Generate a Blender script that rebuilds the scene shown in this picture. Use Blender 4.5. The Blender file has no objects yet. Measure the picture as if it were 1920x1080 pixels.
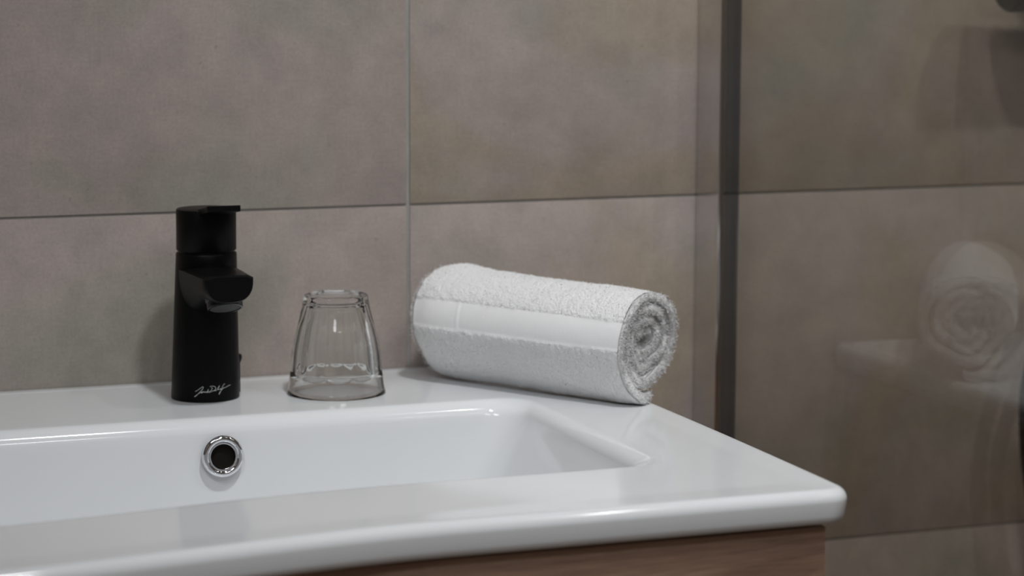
import bpy, bmesh, math, random
import numpy as np
from mathutils import Vector, Matrix
random.seed(4)
rng = np.random.RandomState(7)
S = bpy.context.scene
COL = S.collection
PI = math.pi
TOP = 0.87            # height of the washbasin top above the floor
R = math.radians

# ------------------------------------------------------------------ camera
cam_d = bpy.data.cameras.new('camera')
cam = bpy.data.objects.new('camera', cam_d)
COL.objects.link(cam)
cam.location = (-0.4079, -1.7939, TOP + 0.3220)
cam_d.sensor_width = 36.0
cam_d.lens = 85.0
def cam_matrix(pitch, yaw, roll):
    p, y, r = R(pitch), R(yaw), R(roll)
    F = Vector((math.sin(y) * math.cos(p), math.cos(y) * math.cos(p), -math.sin(p)))
    Rt = Vector((math.cos(y), -math.sin(y), 0))
    U = Rt.cross(F)
    c, s = math.cos(r), math.sin(r)
    R2 = Rt * c + U * s
    U2 = -Rt * s + U * c
    return Matrix((R2, U2, -F)).transposed()
cam.rotation_euler = cam_matrix(7.8, 20.65, 0.21).to_euler()
cam_d.dof.use_dof = True
cam_d.dof.focus_distance = 1.66
cam_d.dof.aperture_fstop = 5.4
cam_d.dof.aperture_blades = 9
cam_d.clip_start = 0.02
S.camera = cam

# ------------------------------------------------------------------ light
S.view_settings.view_transform = 'Standard'
S.view_settings.look = 'None'
S.view_settings.gamma = 1.0
S.view_settings.use_curve_mapping = False
S.view_settings.exposure = -0.13
world = bpy.data.worlds.new('world')
S.world = world
world.use_nodes = True
world.node_tree.nodes['Background'].inputs[0].default_value = (0.8, 0.87, 1.0, 1)
world.node_tree.nodes['Background'].inputs[1].default_value = 0.05

def area(name, loc, sx, sy, power, color, target=None, spread=180):
    l = bpy.data.lights.new(name, 'AREA')
    l.shape = 'RECTANGLE'; l.size = sx; l.size_y = sy
    l.energy = power; l.color = color; l.spread = R(spread)
    o = bpy.data.objects.new(name, l); COL.objects.link(o)
    o.location = loc
    if target:
        o.rotation_euler = (Vector(target) - Vector(loc)).to_track_quat('-Z', 'Y').to_euler()
    return o
CEIL = 2.40
def spot(name, loc, target, power, color, cone, radius, blend=1.0):
    l = bpy.data.lights.new(name, 'SPOT'); l.energy = power; l.color = color
    l.spot_size = R(cone); l.spot_blend = blend; l.shadow_soft_size = radius
    o = bpy.data.objects.new(name, l); COL.objects.link(o); o.location = loc
    o.rotation_euler = (Vector(target) - Vector(loc)).to_track_quat('-Z', 'Y').to_euler()
    return o
spot('downlight_basin', (0.17, -0.90, CEIL - 0.03), (0.42, -0.24, TOP), 56.0, (0.97, 0.985, 1.0), 67, 0.060)
spot('downlight_small', (0.78, -0.93, CEIL - 0.03), (0.62, -0.30, TOP), 15.0, (0.97, 0.98, 1.0), 80, 0.018)
spot('downlight_shower', (1.20, -0.95, CEIL - 0.03), (0.85, -0.05, TOP + 0.2), 15.0, (1.0, 0.98, 0.95), 58, 0.025)
area('fill_left', (-0.60, -1.45, CEIL - 0.05), 0.5, 0.5, 11.5, (0.93, 0.96, 1.0), target=(0.15, -0.3, TOP))  # added soft fill from the left, lifts the towel flank; not a fixture

area('fill_behind_camera', (0.1, -2.35, CEIL - 0.03), 0.6, 0.4, 9.0, (0.97, 0.98, 1.0))  # invented weak fill behind the camera to brighten wood and towel

# ------------------------------------------------------------------ helpers
def link(name, me, mat=None, parent=None):
    o = bpy.data.objects.new(name, me); COL.objects.link(o)
    if mat is not None and not me.materials: me.materials.append(mat)
    if parent is not None: o.parent = parent
    return o
def tag(o, label=None, cat=None, group=None, kind=None):
    if label: o['label'] = label
    if cat: o['category'] = cat
    if group: o['group'] = group
    if kind: o['kind'] = kind
    return o
def empty(name, loc, rz=0.0):
    o = bpy.data.objects.new(name, None); COL.objects.link(o)
    o.location = loc; o.rotation_euler = (0, 0, rz); o.empty_display_size = 0.05
    return o
def bm_mesh(bm, name, smooth=True, ang=35):
    bmesh.ops.recalc_face_normals(bm, faces=bm.faces)
    me = bpy.data.meshes.new(name); bm.to_mesh(me); bm.free()
    if smooth:
        for p in me.polygons: p.use_smooth = True
        me.set_sharp_from_angle(angle=R(ang))
    return me
def box_bm(x0, x1, y0, y1, z0, z1, bev=0.0, seg=2, bm=None):
    b = bmesh.new()
    bmesh.ops.create_cube(b, size=1.0)
    for v in b.verts:
        v.co = Vector(((x0 + x1) / 2 + v.co.x * (x1 - x0), (y0 + y1) / 2 + v.co.y * (y1 - y0), (z0 + z1) / 2 + v.co.z * (z1 - z0)))
    if bev > 0:
        bmesh.ops.bevel(b, geom=b.edges[:], offset=bev, segments=seg, affect='EDGES', profile=0.5)
    return b
def box(name, x0, x1, y0, y1, z0, z1, mat, parent=None, bev=0.0, seg=2):
    return link(name, bm_mesh(box_bm(x0, x1, y0, y1, z0, z1, bev, seg), name, bev > 0), mat, parent)
def grid_mesh(name, rings, closed_u=True, cap_first=False, cap_last=False, smooth=True, ang=40):
    """rings: list of lists of points (same count)"""
    n = len(rings[0]); vs = [tuple(p) for r in rings for p in r]; fs = []
    for i in range(len(rings) - 1):
        for j in range(n if closed_u else n - 1):
            k = (j + 1) % n
            fs.append((i * n + j, i * n + k, (i + 1) * n + k, (i + 1) * n + j))
    if cap_first: fs.append(tuple(range(n))[::-1])
    if cap_last: fs.append(tuple((len(rings) - 1) * n + j for j in range(n)))
    me = bpy.data.meshes.new(name); me.from_pydata(vs, [], fs); me.validate()
    bm = bmesh.new(); bm.from_mesh(me); bmesh.ops.recalc_face_normals(bm, faces=bm.faces); bm.to_mesh(me); bm.free()
    if smooth:
        for p in me.polygons: p.use_smooth = True
        me.set_sharp_from_angle(angle=R(ang))
    return me
def lathe(prof, n=64, c=(0, 0), shift=lambda z: 0.0):
    return [[(c[0] + shift(z) + r * math.cos(2 * PI * j / n), c[1] + r * math.sin(2 * PI * j / n), z) for j in range(n)] for r, z in prof]
def tube_mesh(name, pts, r, n=12, caps=True):
    pts = [Vector(p) for p in pts]; rings = []
    up = Vector((0, 0, 1))
    t0 = (pts[1] - pts[0]).normalized()
    nrm = t0.cross(up)
    if nrm.length < 1e-3: nrm = t0.cross(Vector((0, 1, 0)))
    nrm.normalize()
    for i, p in enumerate(pts):
        t = (pts[min(i + 1, len(pts) - 1)] - pts[max(i - 1, 0)]).normalized()
        nrm = (nrm - t * nrm.dot(t)).normalized(); b = t.cross(nrm)
        rr = r(i) if callable(r) else r
        rings.append([p + (nrm * math.cos(2 * PI * j / n) + b * math.sin(2 * PI * j / n)) * rr for j in range(n)])
    return grid_mesh(name, rings, True, caps, caps)

# ------------------------------------------------------------------ materials
def new_mat(name):
    m = bpy.data.materials.new(name); m.use_nodes = True
    return m, m.node_tree, m.node_tree.nodes['Principled BSDF']
def simple(name, col, rough, metal=0.0, spec=0.5, coat=0.0, coat_r=0.05):
    m, nt, b = new_mat(name)
    b.inputs['Base Color'].default_value = (*col, 1); b.inputs['Roughness'].default_value = rough
    b.inputs['Metallic'].default_value = metal; b.inputs['Specular IOR Level'].default_value = spec
    b.inputs['Coat Weight'].default_value = coat; b.inputs['Coat Roughness'].default_value = coat_r
    return m
def N(nt, t, **k):
    n = nt.nodes.new(t)
    for a, v in k.items():
        if a in n.inputs.keys(): n.inputs[a].default_value = v
        else: setattr(n, a, v)
    return n
def noise(nt, vec, scale, detail=4, rough=0.55, dist=0.0):
    n = nt.nodes.new('ShaderNodeTexNoise')
    n.inputs['Scale'].default_value = scale; n.inputs['Detail'].default_value = detail
    n.inputs['Roughness'].default_value = rough; n.inputs['Distortion'].default_value = dist
    nt.links.new(vec, n.inputs['Vector'])
    return n.outputs['Fac']
def ramp(nt, fac, stops):
    n = nt.nodes.new('ShaderNodeValToRGB'); e = n.color_ramp.elements
    while len(e) < len(stops): e.new(0.5)
    for x, (p, c) in zip(e, stops): x.position = p; x.color = (*c, 1) if len(c) == 3 else c
    nt.links.new(fac, n.inputs[0]); return n.outputs[0]
def mixc(nt, fac, a, b, mode='MIX'):
    n = nt.nodes.new('ShaderNodeMix'); n.data_type = 'RGBA'; n.blend_type = mode
    for v, i in ((fac, 0), (a, 6), (b, 7)):
        if isinstance(v, (int, float)): n.inputs[i].default_value = v
        elif isinstance(v, tuple): n.inputs[i].default_value = (*v, 1)
        else: nt.links.new(v, n.inputs[i])
    return n.outputs[2]
def bump(nt, bsdf, h, strength, dist):
    n = nt.nodes.new('ShaderNodeBump'); n.inputs['Strength'].default_value = strength; n.inputs['Distance'].default_value = dist
    nt.links.new(h, n.inputs['Height']); nt.links.new(n.outputs[0], bsdf.inputs['Normal'])

def tile_material():
    m, nt, b = new_mat('stone_look_tile')
    geo = nt.nodes.new('ShaderNodeNewGeometry')
    oi = nt.nodes.new('ShaderNodeObjectInfo')
    mul = nt.nodes.new('ShaderNodeVectorMath'); mul.operation = 'SCALE'; mul.inputs[3].default_value = 9.0
    cx = nt.nodes.new('ShaderNodeCombineXYZ')
    spx = nt.nodes.new('ShaderNodeSeparateColor'); nt.links.new(oi.outputs['Color'], spx.inputs[0])
    nt.links.new(oi.outputs['Random'], cx.inputs[0]); nt.links.new(oi.outputs['Random'], cx.inputs[2]); nt.links.new(spx.outputs[1], cx.inputs[1])
    nt.links.new(cx.outputs[0], mul.inputs[0])
    add = nt.nodes.new('ShaderNodeVectorMath'); add.operation = 'ADD'
    nt.links.new(geo.outputs['Position'], add.inputs[0]); nt.links.new(mul.outputs[0], add.inputs[1])
    v = add.outputs[0]
    big = noise(nt, v, 5.0, 3, 0.5, 0.4)
    base = ramp(nt, big, [(0.32, (0.290, 0.268, 0.232)), (0.46, (0.352, 0.300, 0.280)), (0.58, (0.350, 0.298, 0.274)), (0.68, (0.322, 0.300, 0.262))])
    tanf = ramp(nt, noise(nt, v, 4.2, 5, 0.6, 0.7), [(0.46, (0, 0, 0)), (0.60, (1, 1, 1))])
    tm = nt.nodes.new('ShaderNodeMath'); tm.operation = 'MULTIPLY'
    nt.links.new(tanf, tm.inputs[0]); nt.links.new(spx.outputs[0], tm.inputs[1])
    c = mixc(nt, tm.outputs[0], base, (0.325, 0.268, 0.208))
    med = noise(nt, v, 28, 6, 0.65, 0.3)
    mott = ramp(nt, med, [(0.3, (0.86, 0.865, 0.86)), (0.7, (1.10, 1.09, 1.08))])
    c = mixc(nt, 1.0, c, mott, 'MULTIPLY')
    # fine woven grain: short vertical and horizontal threads
    mp = nt.nodes.new('ShaderNodeMapping'); mp.inputs['Scale'].default_value = (1.0, 1.0, 0.12); nt.links.new(v, mp.inputs[0])
    mp2 = nt.nodes.new('ShaderNodeMapping'); mp2.inputs['Scale'].default_value = (0.12, 1.0, 1.0); nt.links.new(v, mp2.inputs[0])
    g1 = noise(nt, mp.outputs[0], 520, 2, 0.6); g2 = noise(nt, mp2.outputs[0], 520, 2, 0.6)
    gm = nt.nodes.new('ShaderNodeMath'); gm.operation = 'ADD'; nt.links.new(g1, gm.inputs[0]); nt.links.new(g2, gm.inputs[1])
    hv = nt.nodes.new('ShaderNodeMath'); hv.operation = 'MULTIPLY'; hv.inputs[1].default_value = 0.5; nt.links.new(gm.outputs[0], hv.inputs[0])
    gr = ramp(nt, hv.outputs[0], [(0.38, (0.965,) * 3), (0.62, (1.03,) * 3)])
    c = mixc(nt, 1.0, c, gr, 'MULTIPLY')
    speck = ramp(nt, noise(nt, v, 170, 2, 0.5), [(0.24, (0.80, 0.78, 0.76)), (0.31, (1, 1, 1))])
    c = mixc(nt, 1.0, c, speck, 'MULTIPLY')
    c = mixc(nt, 1.0, c, ramp(nt, noise(nt, v, 420, 3, 0.7), [(0.3, (0.90,) * 3), (0.7, (1.08,) * 3)]), 'MULTIPLY')
    nt.links.new(c, b.inputs['Base Color'])
    b.inputs['Roughness'].default_value = 0.62
    b.inputs['Specular IOR Level'].default_value = 0.35
    bump(nt, b, hv.outputs[0], 0.15, 0.0004)
    return m
M_tile = tile_material()

m, nt, b = new_mat('grout'); M_grout = m
tc = nt.nodes.new('ShaderNodeNewGeometry').outputs['Position']
nt.links.new(ramp(nt, noise(nt, tc, 60, 4), [(0.3, (0.27, 0.268, 0.250)), (0.7, (0.33, 0.325, 0.305))]), b.inputs['Base Color'])
b.inputs['Roughness'].default_value = 0.85

m, nt, b = new_mat('white_plaster'); M_plaster = m
tc = nt.nodes.new('ShaderNodeNewGeometry').outputs['Position']
nt.links.new(ramp(nt, noise(nt, tc, 9, 4), [(0.3, (0.70, 0.70, 0.70)), (0.7, (0.76, 0.76, 0.76))]), b.inputs['Base Color'])
b.inputs['Roughness'].default_value = 0.8

m, nt, b = new_mat('glazed_ceramic'); M_ceramic = m
tc = nt.nodes.new('ShaderNodeNewGeometry').outputs['Position']
nt.links.new(ramp(nt, noise(nt, tc, 3, 2), [(0.3, (0.745, 0.762, 0.775)), (0.7, (0.765, 0.782, 0.795))]), b.inputs['Base Color'])
b.inputs['Roughness'].default_value = 0.09
b.inputs['IOR'].default_value = 1.47

m, nt, b = new_mat('matt_black_metal'); M_black = m
tc = nt.nodes.new('ShaderNodeNewGeometry').outputs['Position']
nz = noise(nt, tc, 1500, 2)
b.inputs['Base Color'].default_value = (0.0028, 0.0028, 0.0030, 1)
nt.links.new(ramp(nt, nz, [(0.3, (0.36,) * 3), (0.7, (0.44,) * 3)]), b.inputs['Roughness'])
b.inputs['Specular IOR Level'].default_value = 0.14
M_black_gloss = simple('black_lacquer', (0.006, 0.006, 0.007), 0.22, 0, 0.45)
M_aerator = simple('grey_plastic_mesh', (0.035, 0.035, 0.034), 0.6)
M_chrome = simple('chrome', (0.74, 0.75, 0.78), 0.05, 1.0)
M_hole = simple('dark_cavity', (0.010, 0.008, 0.006), 0.6, 0, 0.1)
M_print = simple('pale_silver_print', (0.60, 0.62, 0.60), 0.5)
M_seal = simple('dark_grey_seal', (0.022, 0.026, 0.033), 0.5)

m, nt, b = new_mat('satin_aluminium'); M_alu = m
tc = nt.nodes.new('ShaderNodeNewGeometry').outputs['Position']
mp = nt.nodes.new('ShaderNodeMapping'); mp.inputs['Scale'].default_value = (1, 1, 0.02); nt.links.new(tc, mp.inputs[0])
nt.links.new(ramp(nt, noise(nt, mp.outputs[0], 700, 2), [(0.3, (0.13,) * 3), (0.7, (0.18,) * 3)]), b.inputs['Roughness'])
b.inputs['Base Color'].default_value = (0.70, 0.70, 0.70, 1); b.inputs['Metallic'].default_value = 1.0

# walnut-look veneer of the vanity, grain along X
m, nt, b = new_mat('walnut_veneer'); M_wood = m
tc = nt.nodes.new('ShaderNodeNewGeometry').outputs['Position']
mp = nt.nodes.new('ShaderNodeMapping'); mp.inputs['Scale'].default_value = (0.07, 1, 1); nt.links.new(tc, mp.inputs[0])
w = noise(nt, mp.outputs[0], 38, 6, 0.62, 0.9)
c1 = ramp(nt, w, [(0.28, (0.20, 0.115, 0.078)), (0.5, (0.38, 0.240, 0.170)), (0.72, (0.60, 0.41, 0.30))])
f = noise(nt, mp.outputs[0], 520, 3, 0.6)
c1 = mixc(nt, 1.0, c1, ramp(nt, f, [(0.3, (0.82,) * 3), (0.7, (1.12,) * 3)]), 'MULTIPLY')
nt.links.new(c1, b.inputs['Base Color']); b.inputs['Roughness'].default_value = 0.5
bump(nt, b, f, 0.2, 0.0003)

# thin shower glass: straight transmission plus mirror reflection at both faces
m = bpy.data.materials.new('clear_shower_glass'); m.use_nodes = True; nt = m.node_tree; nt.nodes.clear(); M_sglass = m
out = nt.nodes.new('ShaderNodeOutputMaterial'); mx = nt.nodes.new('ShaderNodeMixShader')
tr = nt.nodes.new('ShaderNodeBsdfTransparent'); tr.inputs[0].default_value = (0.935, 0.93, 0.905, 1)
gl = nt.nodes.new('ShaderNodeBsdfGlossy'); gl.inputs['Roughness'].default_value = 0.0; gl.inputs[0].default_value = (1, 1, 1, 1)
fr = nt.nodes.new('ShaderNodeFresnel'); fr.inputs[0].default_value = 1.5
# same Fresnel on entering and leaving face: flip the inverse ior of back faces
geo = nt.nodes.new('ShaderNodeNewGeometry'); ml = nt.nodes.new('ShaderNodeMapRange')
ml.inputs['To Min'].default_value = 1.5; ml.inputs['To Max'].default_value = 1 / 1.5
nt.links.new(geo.outputs['Backfacing'], ml.inputs[0]); nt.links.new(ml.outputs[0], fr.inputs[0])
nt.links.new(fr.outputs[0], mx.inputs[0]); nt.links.new(tr.outputs[0], mx.inputs[1]); nt.links.new(gl.outputs[0], mx.inputs[2])
nt.links.new(mx.outputs[0], out.inputs[0])

m, nt, b = new_mat('clear_tumbler_glass'); M_glass = m
b.inputs['Base Color'].default_value = (0.975, 0.985, 0.975, 1)
b.inputs['Roughness'].default_value = 0.0; b.inputs['IOR'].default_value = 1.49; b.inputs['Transmission Weight'].default_value = 1.0

def towel_mat(name, scale, bs, col):
    m, nt, b = new_mat(name)
    g = nt.nodes.new('ShaderNodeNewGeometry').outputs['Position']
    n1 = noise(nt, g, scale, 3, 0.6); n2 = noise(nt, g, 60, 3)
    c = ramp(nt, n2, [(0.3, tuple(x * 0.97 for x in col)), (0.7, col)])
    nt.links.new(c, b.inputs['Base Color'])
    b.inputs['Roughness'].default_value = 0.95; b.inputs['Specular IOR Level'].default_value = 0.15
    b.inputs['Subsurface Weight'].default_value = 0.3; b.inputs['Subsurface Radius'].default_value = (1, 1, 1); b.inputs['Subsurface Scale'].default_value = 0.010
    b.inputs['Sheen Weight'].default_value = 0.5; b.inputs['Sheen Roughness'].default_value = 0.5
    bump(nt, b, n1, bs, 0.0020)
    return m
M_terry = towel_mat('white_terry', 560, 1.0, (0.95, 0.95, 0.95))
M_band = towel_mat('white_woven_band', 1500, 0.08, (0.93, 0.93, 0.93))

# ------------------------------------------------------------------ room shell
XL, XR, YF = -1.15, 1.33, -2.75
wall_back = tag(box('wall_back', XL, XR, 0.0016, 0.12, 0, CEIL, M_grout), kind='structure')
JX, JZ = 0.181, TOP + 0.129
G = 0.0015
tile_meshes = {}
def add_tile(x0, x1, z0, z1, parent):
    key = (round(x1 - x0, 4), round(z1 - z0, 4))
    if key not in tile_meshes:
        w, h = key
        me = bm_mesh(box_bm(0, w, 0, 0.009, 0, h, 0.0007, 2), 'tile')
        me.materials.append(M_tile); tile_meshes[key] = me
    o = link('tile', tile_meshes[key], None, parent)
    o.location = (x0, 0.0, z0)
    o.color = (0.85 if x0 > JX else 0.12, 0.1, 0, 1)      # how much of the tan veining this tile carries
xs = [JX + 0.6 * k for k in range(-3, 3)]
zs = [JZ + 0.3 * k for k in range(-4, 6)]
for xa, xb in zip(xs[:-1], xs[1:]):
    for za, zb in zip(zs[:-1], zs[1:]):
        x0, x1, z0, z1 = max(xa, XL) + G, min(xb, XR) - G, max(za, 0.0) + 0.0009, min(zb, CEIL) - 0.0009
        if x1 - x0 > 0.02 and z1 - z0 > 0.02: add_tile(x0, x1, z0, z1, wall_back)
tag(box('wall_left', XL - 0.1, XL, YF, 0.12, 0, CEIL, M_tile), kind='structure')
tag(box('wall_right', XR, XR + 0.1, YF, 0.12, 0, CEIL, M_tile), kind='structure')
tag(box('wall_front', XL, XR, YF - 0.1, YF, 0, CEIL, M_tile), kind='structure')
tag(box('ceiling', XL - 0.1, XR + 0.1, YF - 0.1, 0.12, CEIL, CEIL + 0.1, M_plaster), kind='structure')
tag(box('floor', XL - 0.1, XR + 0.1, YF - 0.1, 0.12, -0.1, 0, M_tile), kind='structure')

# ------------------------------------------------------------------ washbasin
def sm(a, b, x):
    t = min(max((x - a) / (b - a), 0), 1); return t * t * (3 - 2 * t)
def rrect(x0, x1, y0, y1, rf, rb, z, ns=40, nc=10, bow=0.0, zf=None, xskew=0.0):
    """rounded rectangle ring, rf front-corner radius, rb back-corner radius. y0 is the front (negative)."""
    pts = []
    def arc(cx, cy, r, a0):
        for i in range(nc + 1):
            a = a0 + PI / 2 * i / nc
            pts.append([cx + r * math.cos(a), cy + r * math.sin(a)])
    def seg(p, q):
        for i in range(1, ns):
            t = i / ns; pts.append([p[0] + (q[0] - p[0]) * t, p[1] + (q[1] - p[1]) * t])
    arc(x1 - rb, y1 - rb, rb, 0); seg((x1 - rb, y1), (x0 + rb, y1))
    arc(x0 + rb, y1 - rb, rb, PI / 2); seg((x0, y1 - rb), (x0, y0 + rf))
    arc(x0 + rf, y0 + rf, rf, PI); seg((x0 + rf, y0), (x1 - rf, y0))
    arc(x1 - rf, y0 + rf, rf, 3 * PI / 2); seg((x1, y0 + rf), (x1, y1 - rb))
    out = []
    for x, y in pts:
        t = (y - y1) / (y0 - y1)
        s = 1 if x > 0 else -1
        wt = min(1, abs(x) / 0.15)
        x += s * wt * (bow * math.sin(PI * min(max(t, 0), 1)) + xskew * t)
        y -= 0.031 * sm(-0.04, 0.26, -x) * min(max((-y - 0.16) / 0.24, 0), 1)   # the front edge swells gently away from the wall
        zz = z + (zf(x, y) if zf else 0)
        out.append((x, y, zz))
    return out
BX0, BX1, BYF, BYB = -0.400, 0.3005, -0.5130, -0.0004
def sm(a, b, x):
    t = min(max((x - a) / (b - a), 0), 1); return t * t * (3 - 2 * t)
def deck(x, y):   # gentle relief of the glazed rear deck
    return -0.0009 + 0.0 * y
def outer(dx, df, db, z, zf=None):
    return rrect(BX0 + dx, BX1 - dx, BYF + df, BYB - db, max(0.016 - df * 0.4, 0.004), 0.004, z, bow=0.004, zf=zf)
rings = []
th = 0.0215
rings.append(outer(0.020, 0.020, 0.004, -th))
rings.append(outer(0.0065, 0.0065, 0.0, -th))
for i in range(1, 6):
    a = PI / 2 * i / 5; r = 0.0055
    rings.append(outer(0.001 + r - r * math.sin(a), 0.001 + r - r * math.sin(a), 0.0, -th + r - r * math.cos(a)))
for i in range(0, 11):
    a = PI / 2 * i / 10; r = 0.0075; rs = 0.006
    k = i / 10
    rings.append(outer(rs * (1 - math.cos(a)), r * (1 - math.cos(a)), 0.0008 * k, -r + r * math.sin(a) if True else 0))
IX0, IX1, IYF, IYB = -0.320, 0.221, -0.4000, -0.1480
def inner(d, z, dr=0.0, dbk=0.0, r=0.020, skew=0.002, zf=None):
    return rrect(IX0 + d + dr, IX1 - d - dr, IYF + d + dbk * 1.5, IYB - d - dbk, r, r, z, xskew=skew, zf=zf)
base = outer(0.006, 0.0075, 0.0008, 0.0)
tgt = inner(-0.003, 0.0, r=0.022)
for i in range(1, 25):
    k = i / 25
    rings.append([(p[0] * (1 - k) + q[0] * k, p[1] * (1 - k) + q[1] * k, 0.0 + (deck(p[0], p[1] * (1 - k) + q[1] * k) if (p[1] * (1 - k) + q[1] * k) > -0.14 else -0.0009 * min(1, k * 4))) for p, q in zip(base, tgt)])
for i in range(0, 13):
    a = PI / 2 * i / 12 * 0.87; r = 0.013
    rings.append(inner(-0.003 + r * math.sin(a), -0.0009 - r * (1 - math.cos(a)), r=0.022 + 0.006 * i / 12))
z0 = -0.0009 - 0.013 * (1 - math.cos(PI / 2 * 0.87)); d0 = -0.003 + 0.013 * math.sin(PI / 2 * 0.87)
for i in range(1, 13):
    k = i / 12
    rings.append(inner(d0, z0 + (-0.078 - z0) * k, dr=0.036 * k, dbk=0.004 * k, r=0.028 + 0.006 * k, skew=0.002))
for i in range(1, 9):
    a = PI / 2 * i / 8; r = 0.022
    rings.append(inner(d0 + r * (1 - math.cos(a)), -0.078 - r * math.sin(a), dr=0.036, dbk=0.004, r=0.034, skew=0.002))
last = rings[-1]; cxy = (-0.05, -0.27)
for k in (0.25, 0.5, 0.7, 0.85, 0.93):
    rings.append([(p[0] * (1 - k) + (cxy[0] + 0.0) * k, p[1] * (1 - k) + cxy[1] * k, p[2] - 0.006 * k) for p in last])
basin = empty('washbasin', (0, 0, TOP))
tag(basin, 'white glazed ceramic washbasin with rectangular bowl, set on the wood vanity', 'washbasin')
bowl_me = grid_mesh('basin_body', rings, True, False, True, ang=60)
bowl = link('basin_body', bowl_me, M_ceramic, basin)
# overflow ring on the rear wall of the bowl
ov = empty('o', (0, 0, 0)); bpy.data.objects.remove(ov)
OX, OZ = -0.0098, -0.0264
oy = -0.1625
slope = math.atan2(0.004, 0.066)
def overflow():
    n = 56; rings = []
    prof = [(0.0148, 0.0015), (0.0150, 0.0000), (0.0147, -0.0014), (0.0136, -0.0024), (0.0122, -0.0028), (0.0110, -0.0024), (0.0102, -0.0016), (0.0094, -0.0018), (0.0086, -0.0014), (0.0083, 0.0), (0.0083, 0.006)]
    for r, y in prof: rings.append([(r * math.cos(2 * PI * j / n), y, r * math.sin(2 * PI * j / n)) for j in range(n)])
    o = link('overflow_ring', grid_mesh('overflow_ring', rings, ang=50), M_chrome, basin)
    o.location = (OX, oy - 0.0004, OZ); o.rotation_euler = (-slope, 0, 0)
    o['label'] = 'round chrome overflow ring'
    prof = [(0.0084, 0.0), (0.0084, 0.0032), (0.0001, 0.0034)]
    rings = [[(r * math.cos(2 * PI * j / n), y, r * math.sin(2 * PI * j / n)) for j in range(n)] for r, y in prof]
    h = link('overflow_hole', grid_mesh('overflow_hole', rings), M_hole, o)
    h.location = (0, -0.0022, 0)
overflow()
n = 40
dr = link('drain', grid_mesh('drain', lathe([(0.0001, 0.004), (0.020, 0.0035), (0.022, 0.002), (0.0235, 0.001), (0.031, 0.001), (0.033, -0.002)], n)), M_chrome, basin)
dr.location = (-0.05, -0.27, -0.1058)

# ------------------------------------------------------------------ vanity
van = tag(empty('vanity_cabinet', (0, 0, TOP - 0.50)), 'brown wood-grain vanity cabinet hanging under the white washbasin', 'cabinet')
ZT = 0.50 - th - 0.0004
box('side_panel', 0.269, 0.287, -0.484, -0.002, 0.0, ZT, M_wood, van, 0.0006)
box('side_panel', -0.387, -0.369, -0.484, -0.002, 0.0, ZT, M_wood, van, 0.0006)
box('bottom_panel', -0.369, 0.269, -0.484, -0.002, 0.0, 0.018, M_wood, van, 0.0006)
box('back_panel', -0.369, 0.269, -0.012, -0.002, 0.018, ZT - 0.14, M_wood, van, 0.0006)
for z0_, z1_ in ((0.002, 0.232), (0.236, ZT - 0.003)):
    d = box('drawer_front', -0.387, 0.287, -0.5000, -0.4845, z0_, z1_, M_wood, van, 0.0008)

# ------------------------------------------------------------------ faucet
fx, fy = 0.0005, -0.0690
fau = tag(empty('basin_mixer_tap', (fx, fy, TOP + 0.0001 - 0.0009)), 'matt black single-lever mixer tap with script signature on the rear rim', 'tap')
sh = lambda z: 0.0022 * min(z, 0.12) / 0.11
prof = [(0.0001, 0.0), (0.0246, 0.0), (0.0251, 0.0006), (0.0251, 0.0015)]
for i in range(1, 21):
    z = 0.0015 + (0.1068 - 0.0015) * i / 20
    prof.append((0.0251 + (0.0222 - 0.0251) * (z / 0.107), z))
prof += [(0.0218, 0.1076), (0.0206, 0.1078), (0.0204, 0.1098)]
link('tap_body', grid_mesh('tap_body', lathe(prof, 96, shift=sh), ang=40), M_black, fau)
prof = [(0.0204, 0.1094), (0.0214, 0.1094), (0.0219, 0.1100), (0.0219, 0.1385), (0.0215, 0.1396), (0.0205, 0.1400), (0.0001, 0.1400)]
link('handle_cap', grid_mesh('handle_cap', lathe(prof, 96, shift=sh), ang=40), M_black, fau)
# lever: a flat plate rising slightly towards the user
lv = []
for t in np.linspace(0, 1, 14):
    y = -0.0060 - 0.0395 * t
    hw = 0.0118 + 0.0004 * t
    if t < 0.12: hw *= 0.7 + 0.3 * math.sqrt(t / 0.12)
    zc = 0.1372 + 0.0066 * t; tk = 0.0023
    r_ = 0.0008
    ring = []
    for sx, sz in ((1, 1), (-1, 1), (-1, -1), (1, -1)):
        a0 = {(1, 1): 0, (-1, 1): 90, (-1, -1): 180, (1, -1): 270}[(sx, sz)]
        for q in range(4):
            a = R(a0 + 30 * q)
            ring.append((0.0046 + sx * (hw - r_) + r_ * math.cos(a), y, zc + sz * (tk - r_) + r_ * math.sin(a)))
    lv.append(ring)
endc = [tuple(np.array(p) * np.array([1, 1, 1])) for p in lv[-1]]
cz = sum(p[2] for p in endc) / len(endc)
lv.append([(0.0046 + (p[0] - 0.0046) * 0.965, p[1] - 0.0008, cz + (p[2] - cz) * 0.75) for p in endc])
link('lever', grid_mesh('lever', lv, True, True, True, ang=30), M_black, fau)
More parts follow.
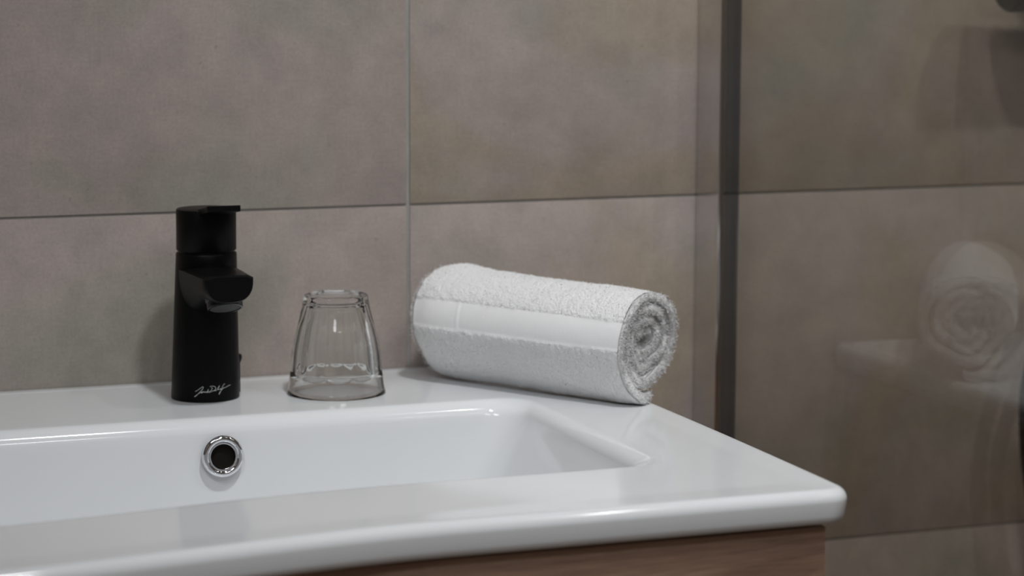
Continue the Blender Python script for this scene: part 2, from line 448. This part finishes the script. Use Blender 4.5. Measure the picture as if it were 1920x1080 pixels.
# spout: flat top, rounded keel, flowing out of the full body width
sp = []
for t in np.linspace(0, 1, 18):
    y = -0.006 - 0.0665 * t
    hw = 0.0212 - 0.0030 * t
    zt = 0.0985 + 0.0006 * t
    zb = 0.0560 + 0.0225 * (1 - (1 - t) ** 2.2)
    if t > 0.93:
        k = (t - 0.93) / 0.07; hw -= 0.0008 * k * k; zb += 0.0012 * k
    ring = []
    for j in range(33):
        a = PI * j / 32
        x = -math.cos(a); zz = math.sin(a)
        ex = 0.78
        px = math.copysign(abs(x) ** ex, x); pz = zz ** 0.72
        ring.append((hw * px, y, zt - 0.0022 - (zt - 0.0022 - zb) * pz))
    for j in range(1, 8):
        a = PI * j / 8
        ring.append((hw * math.cos(a) ** 1 if False else hw * (1 - 2 * j / 8) * 0.995, y, zt - 0.0006 * abs(1 - 2 * j / 8) ** 4))
    sp.append([(p[0] + 0.0012, p[1], p[2]) for p in ring])
e = sp[-1]; cx_ = sum(p[0] for p in e) / len(e); cz_ = sum(p[2] for p in e) / len(e)
sp.append([(cx_ + (p[0] - cx_) * 0.95, p[1] - 0.0011, cz_ + (p[2] - cz_) * 0.92) for p in e])
spo = link('spout', grid_mesh('spout', sp, True, True, True, ang=45), M_black, fau)
prof = [(0.0001, 0.008), (0.0136, 0.008), (0.0136, -0.0010), (0.0131, -0.0016), (0.0129, -0.0016), (0.0128, -0.0060), (0.0123, -0.0068), (0.0112, -0.0068)]
ae = link('aerator', grid_mesh('aerator', lathe(prof, 48), ang=40), M_black_gloss, spo)
ae.location = (0.0012, -0.0570, 0.0800); ae.rotation_euler = (R(-24), 0, 0)
fc = link('aerator_insert', grid_mesh('aerator_insert', lathe([(0.0112, -0.0062), (0.0108, -0.0064), (0.0001, -0.0066)], 48)), M_aerator, spo)
fc.location = ae.location; fc.rotation_euler = ae.rotation_euler
# pull rod knob on the rear right
kn = grid_mesh('drain_rod_knob', lathe([(0.0001, 0.0), (0.0012, 0.0001), (0.0012, 0.022), (0.0022, 0.024), (0.0028, 0.0262), (0.0024, 0.0284), (0.0001, 0.0294)], 20))
kn = link('drain_rod_knob', kn, M_black_gloss, fau); kn.location = (0.0284, 0.0120, 0.0)
# signature: thin printed strokes wrapped on the body
sig = [[(395, 475), (420, 455), (470, 425), (540, 370), (605, 325), (625, 345), (600, 400), (540, 470), (470, 540), (410, 605), (370, 625)],
       [(370, 625), (420, 580), (500, 520), (560, 490), (590, 465), (600, 490), (560, 500), (575, 515), (620, 480), (650, 470), (640, 495), (670, 490), (700, 470), (690, 500), (720, 480), (745, 490), (770, 400), (740, 470), (735, 505), (775, 480)],
       [(810, 330), (860, 318), (920, 318), (965, 345), (985, 385), (965, 430), (900, 460), (830, 485), (790, 500), (785, 480), (820, 465), (870, 420), (885, 375), (850, 360)],
       [(900, 460), (950, 445), (975, 430), (950, 462), (1000, 445), (1040, 420), (1090, 315), (1050, 370), (1030, 430), (1070, 435), (1110, 410), (1125, 420), (1100, 440), (1150, 415)],
       [(1240, 275), (1200, 315), (1160, 390), (1130, 470), (1095, 540), (1070, 575), (1075, 545), (1110, 490), (1170, 430), (1215, 385), (1190, 405), (1240, 395), (1300, 375), (1340, 350), (1405, 345)]]
bmv, bmf = [], []
az = math.atan2(-0.408, -1.725)   # direction from tap to where the signature faces
vaz = math.atan2(-1.725, -0.408)
for st in sig:
    P = []
    for (a, b_) in st:
        px = 340 + a / 15.425; py = 690 + b_ / 15.425
        s = (px - 384.6) / 2590.0; z = (748.5 - py) / 2590.0 * 1.008 - 0.0025
        P.append((s, z))
    Q = []
    for i in range(len(P) - 1):
        for k in range(4):
            t = k / 4; Q.append((P[i][0] + (P[i + 1][0] - P[i][0]) * t, P[i][1] + (P[i + 1][1] - P[i][1]) * t))
    Q.append(P[-1])
    w = 0.00015
    for i, (s, z) in enumerate(Q):
        s2, z2 = Q[min(i + 1, len(Q) - 1)]; s1, z1 = Q[max(i - 1, 0)]
        dx_, dz_ = s2 - s1, z2 - z1; L = math.hypot(dx_, dz_) + 1e-9
        nx, nz = -dz_ / L, dx_ / L
        for sg in (-1, 1):
            ss, zz = s + sg * nx * w, z + sg * nz * w
            rr = 0.0251 + (0.0222 - 0.0251) * (zz / 0.107) + 0.00008
            ang_ = vaz + math.asin(max(-0.98, min(0.98, ss / 0.0247)))
            bmv.append((rr * math.cos(ang_) + sh(zz), rr * math.sin(ang_), zz))
        if i:
            k = len(bmv); bmf.append((k - 4, k - 3, k - 1, k - 2))
me = bpy.data.meshes.new('signature'); me.from_pydata(bmv, [], bmf)
so = link('signature', me, M_print, fau); so['label'] = 'thin pale script signature'

# ------------------------------------------------------------------ tumbler (upside down)
def tumbler():
    nf = 10; n = nf * 16
    ro = lambda z: float(np.interp(z, [0, 0.003, 0.008, 0.014, 0.02, 0.028, 0.036, 0.044, 0.052, 0.060, 0.068, 0.0745],
                                  [0.0370, 0.0363, 0.0353, 0.0345, 0.0341, 0.0337, 0.0329, 0.0315, 0.0296, 0.0275, 0.0256, 0.0243]))
    rp = lambda z: float(np.interp(z, [0.0, 0.0135, 0.0160, 0.022, 0.0316, 0.040, 0.047, 0.055, 0.0626, 0.0705, 0.0745],
                                  [0.046, 0.0350, 0.0326, 0.0323, 0.0314, 0.0300, 0.0283, 0.0262, 0.0245, 0.0231, 0.0228]))
    off = R(5)
    rings = []
    def ring(z, scale=1.0, facet=True):
        out = []
        for j in range(n):
            a = 2 * PI * j / n
            r = ro(z)
            if facet:
                al = ((a - off + PI / nf) % (2 * PI / nf)) - PI / nf
                q = rp(z) / math.cos(al)
                # soft minimum keeps a small radius on the cut edges
                kk = 0.00025; r = -kk * math.log(math.exp(-(r - 0.03) / kk) + math.exp(-(q - 0.03) / kk)) + 0.03
            out.append((r * scale * math.cos(a), r * scale * math.sin(a), z))
        return out
    rings.append([(0.0360 * math.cos(2 * PI * j / n), 0.0360 * math.sin(2 * PI * j / n), 0.0001) for j in range(n)])
    rings.append([(0.0368 * math.cos(2 * PI * j / n), 0.0368 * math.sin(2 * PI * j / n), 0.0004) for j in range(n)])
    for z in np.linspace(0.0012, 0.0722, 72): rings.append(ring(float(z)))
    for k in range(1, 7):
        a = PI / 2 * k / 6; rings.append(ring(0.0722 + 0.0023 * math.sin(a), 1 - 0.075 * (1 - math.cos(a))))
    for r, z in ((0.0205, 0.0744), (0.0192, 0.0738), (0.0175, 0.0730), (0.010, 0.0726), (0.0003, 0.0725)):
        rings.append([(r * math.cos(2 * PI * j / n), r * math.sin(2 * PI * j / n), z) for j in range(n)])
    inn = []
    for r, z in [(0.0003, 0.0686), (0.010, 0.0685), (0.0160, 0.0680), (0.0186, 0.0668), (0.0201, 0.0645), (0.0222, 0.0580)] + \
                [(ro(z) - 0.0040 + 0.0014 * (0.05 - z) / 0.05, z) for z in np.linspace(0.050, 0.002, 26)] + [(0.0352, 0.0003)]:
        inn.append([(r * math.cos(2 * PI * j / n), r * math.sin(2 * PI * j / n), float(z)) for j in range(n)])
    rings = rings + inn
    vs = [p for r in rings for p in r]; fs = []
    ni = len(rings); split = ni - len(inn)
    for i in range(ni - 1):
        if i == split - 1: continue
        for j in range(n):
            k = (j + 1) % n; fs.append((i * n + j, i * n + k, (i + 1) * n + k, (i + 1) * n + j))
    for j in range(n):   # join mouth
        k = (j + 1) % n; fs.append(((ni - 1) * n + j, (ni - 1) * n + k, k, j))
    fs.append(tuple((split - 1) * n + j for j in range(n))); fs.append(tuple(split * n + j for j in range(n)))
    me = bpy.data.meshes.new('tumbler'); me.from_pydata(vs, [], fs)
    bm = bmesh.new(); bm.from_mesh(me); bmesh.ops.recalc_face_normals(bm, faces=bm.faces); bm.to_mesh(me); bm.free()
    for p in me.polygons: p.use_smooth = True
    me.set_sharp_from_angle(angle=R(70))
    return me
tb = link('drinking_glass', tumbler(), M_glass)
tb.location = (0.0965, -0.0845, TOP - 0.0009 + 0.0002)
tag(tb, 'clear fluted glass tumbler upside down between black tap and rolled towel', 'glass')

# ------------------------------------------------------------------ rolled towel
def vnoise(shape_uv, fu, fv, seed):
    """smooth value noise sampled on a grid: u,v arrays (any shape), frequencies in cells per unit"""
    u, v = shape_uv
    r = np.random.RandomState(seed); T = r.rand(257, 257)
    x = u * fu; y = v * fv
    xi = np.floor(x).astype(int); yi = np.floor(y).astype(int); a = x - xi; b = y - yi
    a = a * a * (3 - 2 * a); b = b * b * (3 - 2 * b)
    g = lambda i, j: T[np.mod(i, 257), np.mod(j, 257)]
    return ((g(xi, yi) * (1 - a) + g(xi + 1, yi) * a) * (1 - b) + (g(xi, yi + 1) * (1 - a) + g(xi + 1, yi + 1) * a) * b) * 2 - 1
AX = np.array([0.535, -0.845]); AX /= np.linalg.norm(AX)    # horizontal axis direction, towards the viewer
VV = np.array([-AX[1], AX[0]]) * 1.0                          # +v points away to the right
LEN = 0.193
# right-end centre (near viewer) and left-end centre on the basin
CR = np.array([0.2985, -0.2030]); CLft = CR - AX * LEN
Rr, Rl = 0.0426, 0.0443
turns = 3.6; thick = 0.0079
def towel_pos(th_, a, off):
    """th_: unrolled angle from inner end (0) to outer end (2*pi*turns); a in 0..1 along axis (1 = near end); off = outward offset"""
    tot = 2 * PI * turns
    k = th_ / tot
    Ro = Rl + (Rr - Rl) * a
    pitch = thick + 0.0010
    r = Ro - pitch * (tot - th_) / (2 * PI) - 0.0006
    phi = START + th_                     # spiral angle
    # teardrop: sharper foot, flatter flanks
    w = np.angle(np.exp(1j * (phi + PI / 2 + 0.30 * a)))
    tear = 1 + 0.13 * np.exp(-(w / 0.42) ** 2) * (0.75 + 0.25 * k) - 0.045 * np.exp(-((np.abs(w) - 0.95) / 0.4) ** 2)
    ov_ = 1 + 0.02 * np.cos(2 * phi + 0.5)
    ends = 1 - 0.085 * np.exp(-(a / 0.07)) * (k > 0.55) - 0.015 * np.exp(-((1 - a) / 0.03))
    r = r * tear * ov_ * ends + off
    cz = Ro * 1.09 + (1 - r / Ro) * 0.0025
    cv = -(1 - r / Ro) * 0.002
    return r * np.cos(phi) + cv, r * np.sin(phi) + cz
# cloth ends (outer edge) tucked at the foot on the far side
END_PHI = -PI / 2 - 0.02
START = END_PHI - 2 * PI * turns
ns = 640; na = 210
s = np.linspace(0, 1, ns); tot = 2 * PI * turns
# more samples for outer loops
thv = tot * (s ** 0.72)
def end_shift(th_, which):
    k = th_ / tot
    phi = START + th_
    base = -0.0055 * (1 - k) * (1 if which else 0.6)
    wob = 0.0016 * np.sin(phi * 1.0 + 0.6) + 0.0009 * np.sin(phi * 3.3 + 1.0)
    foot = 0.0035 * np.exp(-((np.angle(np.exp(1j * (phi + 1.9)))) / 0.35) ** 2) * (k > 0.65)
    return base + wob + (foot if which else 0)
TH, A = np.meshgrid(thv, np.linspace(0, 1, na), indexing='ij')
def band_w(TH):
    # flat woven border on the outermost layer, camera-facing flank
    d = np.angle(np.exp(1j * (START + TH - (PI - 0.20)))) ; hw = 0.275
    outer_ = TH > tot - 2 * PI * 0.93
    return d, hw, outer_
def towel_xyz(TH, A, off):
    v, z = towel_pos(TH, A, off)
    ax = A * LEN
    aend = (A - 0.5) * 2
    ax = ax + np.where(A > 0.5, end_shift(TH, 1) * np.clip(A * 2 - 1, 0, 1) ** 2, -end_shift(TH, 0) * np.clip(1 - A * 2, 0, 1) ** 2)
    x = CLft[0] + AX[0] * ax + VV[0] * v
    y = CLft[1] + AX[1] * ax + VV[1] * v
    return np.stack([x, y, z], -1)
arc = TH * 0.024
d, hw, outer_ = band_w(TH)
inband = (np.abs(d) < hw) & outer_
soft = np.clip((hw - np.abs(d)) / 0.03, 0, 1) * outer_
terry = 0.00030 * vnoise((arc, A * LEN), 700, 620, 1) + 0.00036 * vnoise((arc, A * LEN), 330, 300, 2) + 0.0005 * vnoise((arc, A * LEN), 60, 45, 3)
broad = 0.0009 * vnoise((arc, A * LEN), 22, 16, 5)
seamy = -0.0007 * np.exp(-((d + hw) / 0.010) ** 2) * outer_
hem = 0.0003 * np.exp(-(((A - 0.235) * LEN) / 0.0012) ** 2) * inband - 0.0003 * np.exp(-(((A - 0.25) * LEN) / 0.0012) ** 2) * inband
bandrel = -0.0009 * soft + 0.00003 * np.sin(A * LEN * 2 * PI / 0.004) * soft
fold = 0.0040 * np.exp(-((A - 0.10) / 0.10) ** 2 - (np.angle(np.exp(1j * (START + TH - 1.35))) / 0.42) ** 2) * outer_ \
     - 0.0030 * np.exp(-((A + 0.0) / 0.06) ** 2 - (np.angle(np.exp(1j * (START + TH - 2.6))) / 0.7) ** 2) * outer_
rel_o = terry * (1 - soft) + broad + seamy + hem + bandrel + fold
taper = np.clip((tot - TH) / 0.22 + 0.5, 0.5, 1)
Po = towel_xyz(TH, A, rel_o - thick * (1 - taper) * 0.85)
Pi = towel_xyz(TH, A, -thick - 0.0006 * (1 - taper) + 0.00035 * vnoise((arc, A * LEN), 500, 450, 9) + broad)
# taper of the cloth end onto the roll
def solidify(Po, Pi, name):
    ns, na, _ = Po.shape
    mid = 3
    vs = [Po.reshape(-1, 3)]; 
    vs.append(Pi.reshape(-1, 3))
    idx = lambda i, j: i * na + j
    I, J = np.meshgrid(np.arange(ns - 1), np.arange(na - 1), indexing='ij')
    a = (I * na + J).ravel(); b = ((I + 1) * na + J).ravel(); c = ((I + 1) * na + J + 1).ravel(); dd = (I * na + J + 1).ravel()
    F1 = np.stack([a, b, c, dd], 1); M_ = ns * na
    F2 = np.stack([a, dd, c, b], 1) + M_
    fs = [F1, F2]
    # rounded rim at both axial ends
    extra = []; base_n = 2 * M_
    for j, sgn in ((0, -1), (na - 1, 1)):
        jits = 0.0005 * vnoise((thv * 0.024, np.full(ns, j * 1.7)), 260, 1, 21) + 0.0007 * vnoise((thv * 0.024, np.full(ns, j * 1.3)), 70, 1, 22)
        o_ = Po[:, j]; i_ = Pi[:, j]; prev = np.arange(ns) * na + j
        nk = 5
        for k in range(1, nk + 1):
            t = k / (nk + 1); w_ = math.sin(PI * t) ** 0.6
            jit = jits * (0.6 + 0.4 * t)
            p = o_ * (1 - t) + i_ * t
            p = p + np.array([AX[0], AX[1], 0])[None] * (sgn * (0.0026 * w_ + jit * 1.1 * w_))[:, None]
            extra.append(p); cur = base_n + np.arange(ns); base_n += ns
            q = np.stack([prev[:-1], prev[1:], cur[1:], cur[:-1]], 1)
            fs.append(q if sgn < 0 else q[:, ::-1]); prev = cur
        cur = M_ + np.arange(ns) * na + j
        q = np.stack([prev[:-1], prev[1:], cur[1:], cur[:-1]], 1); fs.append(q if sgn < 0 else q[:, ::-1])
    for i in (0, ns - 1):
        p = i * na + np.arange(na); q_ = p + M_
        q = np.stack([p[:-1], p[1:], q_[1:], q_[:-1]], 1); fs.append(q if i else q[:, ::-1])
    V = np.concatenate(vs + extra); F = np.concatenate(fs)
    me = bpy.data.meshes.new(name)
    me.vertices.add(len(V)); me.vertices.foreach_set('co', V.ravel().astype(np.float32))
    me.loops.add(F.size); me.loops.foreach_set('vertex_index', F.ravel().astype(np.int32))
    me.polygons.add(len(F)); me.polygons.foreach_set('loop_start', (np.arange(len(F)) * 4).astype(np.int32))
    me.update(calc_edges=True)
    me.polygons.foreach_set('use_smooth', np.ones(len(F), bool))
    return me, V, F
towel = tag(empty('rolled_towel', (0, 0, 0)), 'rolled white terry towel lying on the rear right corner of the basin', 'towel')
zmin = Po[..., 2].min()
lift = np.array([0, 0, TOP - zmin + 0.0006])
# stands slightly pressed: everything below the rim plane is flattened
Po = Po + lift; Pi = Pi + lift
sink = 0.0022
Po[..., 2] -= sink; Pi[..., 2] -= sink
Po[..., 2] = np.maximum(Po[..., 2], TOP + 0.0003); Pi[..., 2] = np.maximum(Pi[..., 2], TOP + 0.0006)
me, V, F = solidify(Po, Pi, 'towel_cloth')
V[:, 2] = np.maximum(V[:, 2], TOP + 0.0003)
V[:, 1] = np.minimum(V[:, 1], -0.0012)
me.vertices.foreach_set('co', V.ravel().astype(np.float32)); me.update()
me.materials.append(M_terry); me.materials.append(M_band)
mi = np.zeros(len(F), np.int32)
fb = (inband[:-1, :-1]).ravel(); mi[:len(fb)][fb] = 1
me.polygons.foreach_set('material_index', mi)
cloth = link('towel_cloth', me, None, towel)
# terry loops standing off the cloth
def tufts(nsurf, nend):
    vs = []
    i = rng.randint(0, ns - 2, nsurf); j = rng.randint(1, na - 2, nsurf)
    # only on outer layer
    sel = thv[i] > tot - 2 * PI * 1.02
    i, j = i[sel], j[sel]
    ib = inband[i, j] & (rng.rand(len(i)) > 0.03)
    i, j = i[~ib], j[~ib]
    p = Po[i, j] * 0.5 + Po[i + 1, j + 1] * 0.5 + (rng.rand(len(i), 3) - .5) * 0.0005
    du = Po[i + 1, j] - Po[i, j]; dv = Po[i, j + 1] - Po[i, j]
    nn = np.cross(du, dv); nn /= np.linalg.norm(nn, axis=1)[:, None] + 1e-12
    cen = np.stack([CLft[0] + AX[0] * (j / na) * LEN, CLft[1] + AX[1] * (j / na) * LEN, np.full(len(i), TOP + 0.038)], 1)
    nn *= np.sign(np.sum(nn * (p - cen), 1))[:, None]
    ln = 0.0005 + 0.0006 * rng.rand(len(i))
    out = [(p, nn, ln)]
    # ragged fringe at near end over all loops
    i = rng.randint(0, ns - 1, nend); t = rng.rand(nend)
    for jj, sg in ((na - 1, 1), (0, -1)):
        pp = Po[i, jj] * (1 - t[:, None]) + Pi[i, jj] * t[:, None] + np.array([AX[0], AX[1], 0]) * sg * 0.0018
        dirr = np.array([AX[0], AX[1], 0])[None] * sg + rng.randn(nend, 3) * 0.55
        dirr /= np.linalg.norm(dirr, axis=1)[:, None]
        out.append((pp, dirr, 0.0012 + 0.0018 * rng.rand(nend)))
    P = np.concatenate([o[0] for o in out]); D = np.concatenate([o[1] for o in out]); L = np.concatenate([o[2] for o in out])
    D = D + rng.randn(*D.shape) * 0.35; D /= np.linalg.norm(D, axis=1)[:, None]
    side = np.cross(D, rng.randn(*D.shape)); side /= np.linalg.norm(side, axis=1)[:, None]
    w_ = 0.00016
    base_ = P - D * 0.0005
    tip = P + D * L[:, None] + rng.randn(*D.shape) * 0.00025
    mid_ = P + D * L[:, None] * 0.6 + side * 0.0002
    W = np.stack([base_ - side * w_, base_ + side * w_, mid_ + side * w_ * 1.1, tip, mid_ - side * w_ * 1.1], 1).reshape(-1, 3)
    W[:, 2] = np.maximum(W[:, 2], TOP + 0.0002); W[:, 1] = np.minimum(W[:, 1], -0.0004)
    nq = len(P); me = bpy.data.meshes.new('terry_loops')
    me.vertices.add(len(W)); me.vertices.foreach_set('co', W.ravel().astype(np.float32))
    me.loops.add(nq * 5); me.loops.foreach_set('vertex_index', np.arange(nq * 5, dtype=np.int32))
    me.polygons.add(nq); me.polygons.foreach_set('loop_start', (np.arange(nq) * 5).astype(np.int32))
    me.update(calc_edges=True)
    return me
tl = link('terry_loops', tufts(22000, 8000), M_terry, towel); tl['kind'] = 'stuff'

# ------------------------------------------------------------------ shower screen
GX = 0.4280
scr = tag(empty('shower_screen', (GX, 0, 0)), 'clear glass shower screen in aluminium wall profile, standing right of the basin', 'shower screen')
box('glass_panel', 0.0018, 0.0098, -1.00, -0.0480, 0.03, 2.05, M_sglass, scr)
box('wall_profile', 0.0, 0.0170, -0.0455, -0.0002, 0.02, 2.07, M_alu, scr, 0.0028, 4)
g = box('edge_seal', 0.0050, 0.0168, -0.0478, -0.0450, 0.02, 2.065, M_seal, scr, 0.0006, 2); g['label'] = 'dark rubber seal strip'
box('floor_rail', 0.0, 0.018, -1.00, -0.08, 0.0002, 0.03, M_alu, scr, 0.002)

# ------------------------------------------------------------------ shower mixer and hose
def lathe_x(name, prof, mat, parent, loc, n=40):
    rings = [[(x, r * math.cos(2 * PI * j / n), r * math.sin(2 * PI * j / n)) for j in range(n)] for r, x in prof]
    o = link(name, grid_mesh(name, rings, ang=40), mat, parent); o.location = loc; return o
SMX, SMY, SMZ = 0.682, -0.060, TOP + 0.281
mix_ = tag(empty('shower_mixer', (SMX, 0, SMZ)), 'black bar shower mixer on the tiled wall behind the glass, top right', 'shower mixer')
mz = SMY
lathe_x('mixer_bar', [(0.0001, 0.0), (0.020, 0.0), (0.0225, 0.003), (0.0232, 0.008), (0.0232, 0.270), (0.0225, 0.275), (0.0001, 0.278)], M_black, mix_, (0.004, mz, 0.022))
lathe_x('temperature_knob', [(0.0001, -0.002), (0.0225, -0.002), (0.0248, 0.001), (0.0248, 0.034), (0.0235, 0.036), (0.0001, 0.036)], M_black, mix_, (0.0, mz, 0.022))
for xx in (0.075, 0.215):
    c = link('wall_rosette', grid_mesh('wall_rosette', [[(xx + r * math.cos(2 * PI * j / 32), y, r * math.sin(2 * PI * j / 32) + 0.022) for j in range(32)] for r, y in ((0.0001, -0.012), (0.014, -0.012), (0.014, -0.044), (0.0001, -0.044))][::-1] ), M_black, mix_)
    c2 = link('wall_flange', grid_mesh('wall_flange', [[(xx + r * math.cos(2 * PI * j / 32), y, r * math.sin(2 * PI * j / 32) + 0.022) for j in range(32)] for r, y in ((0.0001, -0.013), (0.028, -0.013), (0.031, -0.010), (0.031, -0.0003))]), M_black, mix_)
ot = link('hose_outlet', grid_mesh('hose_outlet', lathe([(0.0001, 0.0), (0.010, 0.0), (0.0125, 0.004), (0.0125, 0.020), (0.0001, 0.021)], 32)), M_black, mix_)
ot.location = (0.110, mz, -0.024)
# hose
def pt(x, y, z): return Vector((x, y, z))
cp = [pt(0.792, mz, TOP + 0.2575), pt(0.799, mz, TOP + 0.19), pt(0.776, -0.058, TOP + 0.11), pt(0.752, -0.050, TOP + 0.05), pt(0.7310, -0.042, TOP - 0.015), pt(0.7255, -0.040, TOP - 0.062),
      pt(0.735, -0.040, TOP - 0.14), pt(0.765, -0.042, TOP - 0.25), pt(0.81, -0.044, TOP - 0.31), pt(0.87, -0.045, TOP - 0.30), pt(0.92, -0.048, TOP - 0.2), pt(0.95, -0.05, TOP + 0.0), pt(0.965, -0.05, TOP + 0.3), pt(0.968, -0.05, TOP + 0.62)]
def catmull(P, m=16):
    out = []
    for i in range(len(P) - 1):
        p0, p1, p2, p3 = P[max(i - 1, 0)], P[i], P[i + 1], P[min(i + 2, len(P) - 1)]
        for k in range(m):
            t = k / m
            out.append(0.5 * ((2 * p1) + (p2 - p0) * t + (2 * p0 - 5 * p1 + 4 * p2 - p3) * t * t + (3 * p1 - p0 - 3 * p2 + p3) * t ** 3))
    out.append(P[-1]); return out
hp = [p - Vector((SMX, 0, SMZ)) for p in catmull(cp)]
ho = link('shower_hose', tube_mesh('shower_hose', hp, lambda i: 0.0068 + 0.00035 * (i % 2), 14), M_black_gloss, mix_)
ho['label'] = 'black flexible hose looping down'
# hand shower in its holder takes the hose end (above the frame)
hs = tag(empty('hand_shower', (0.968, -0.05, TOP + 0.62)), 'black hand shower held in a wall bracket above the hose loop', 'hand shower')
link('handle', grid_mesh('handle', lathe([(0.0001, 0.0), (0.011, 0.0), (0.0125, 0.01), (0.013, 0.17), (0.016, 0.21), (0.0001, 0.212)], 24)), M_black, hs)
hd = link('spray_head', grid_mesh('spray_head', lathe([(0.0001, -0.012), (0.044, -0.012), (0.050, -0.006), (0.048, 0.004), (0.02, 0.014), (0.0001, 0.015)], 40)), M_black, hs)
hd.location = (0, -0.03, 0.225); hd.rotation_euler = (R(-55), 0, 0)
box('wall_bracket', -0.018, 0.018, -0.020, 0.0495, 0.10, 0.135, M_black, hs, 0.004)
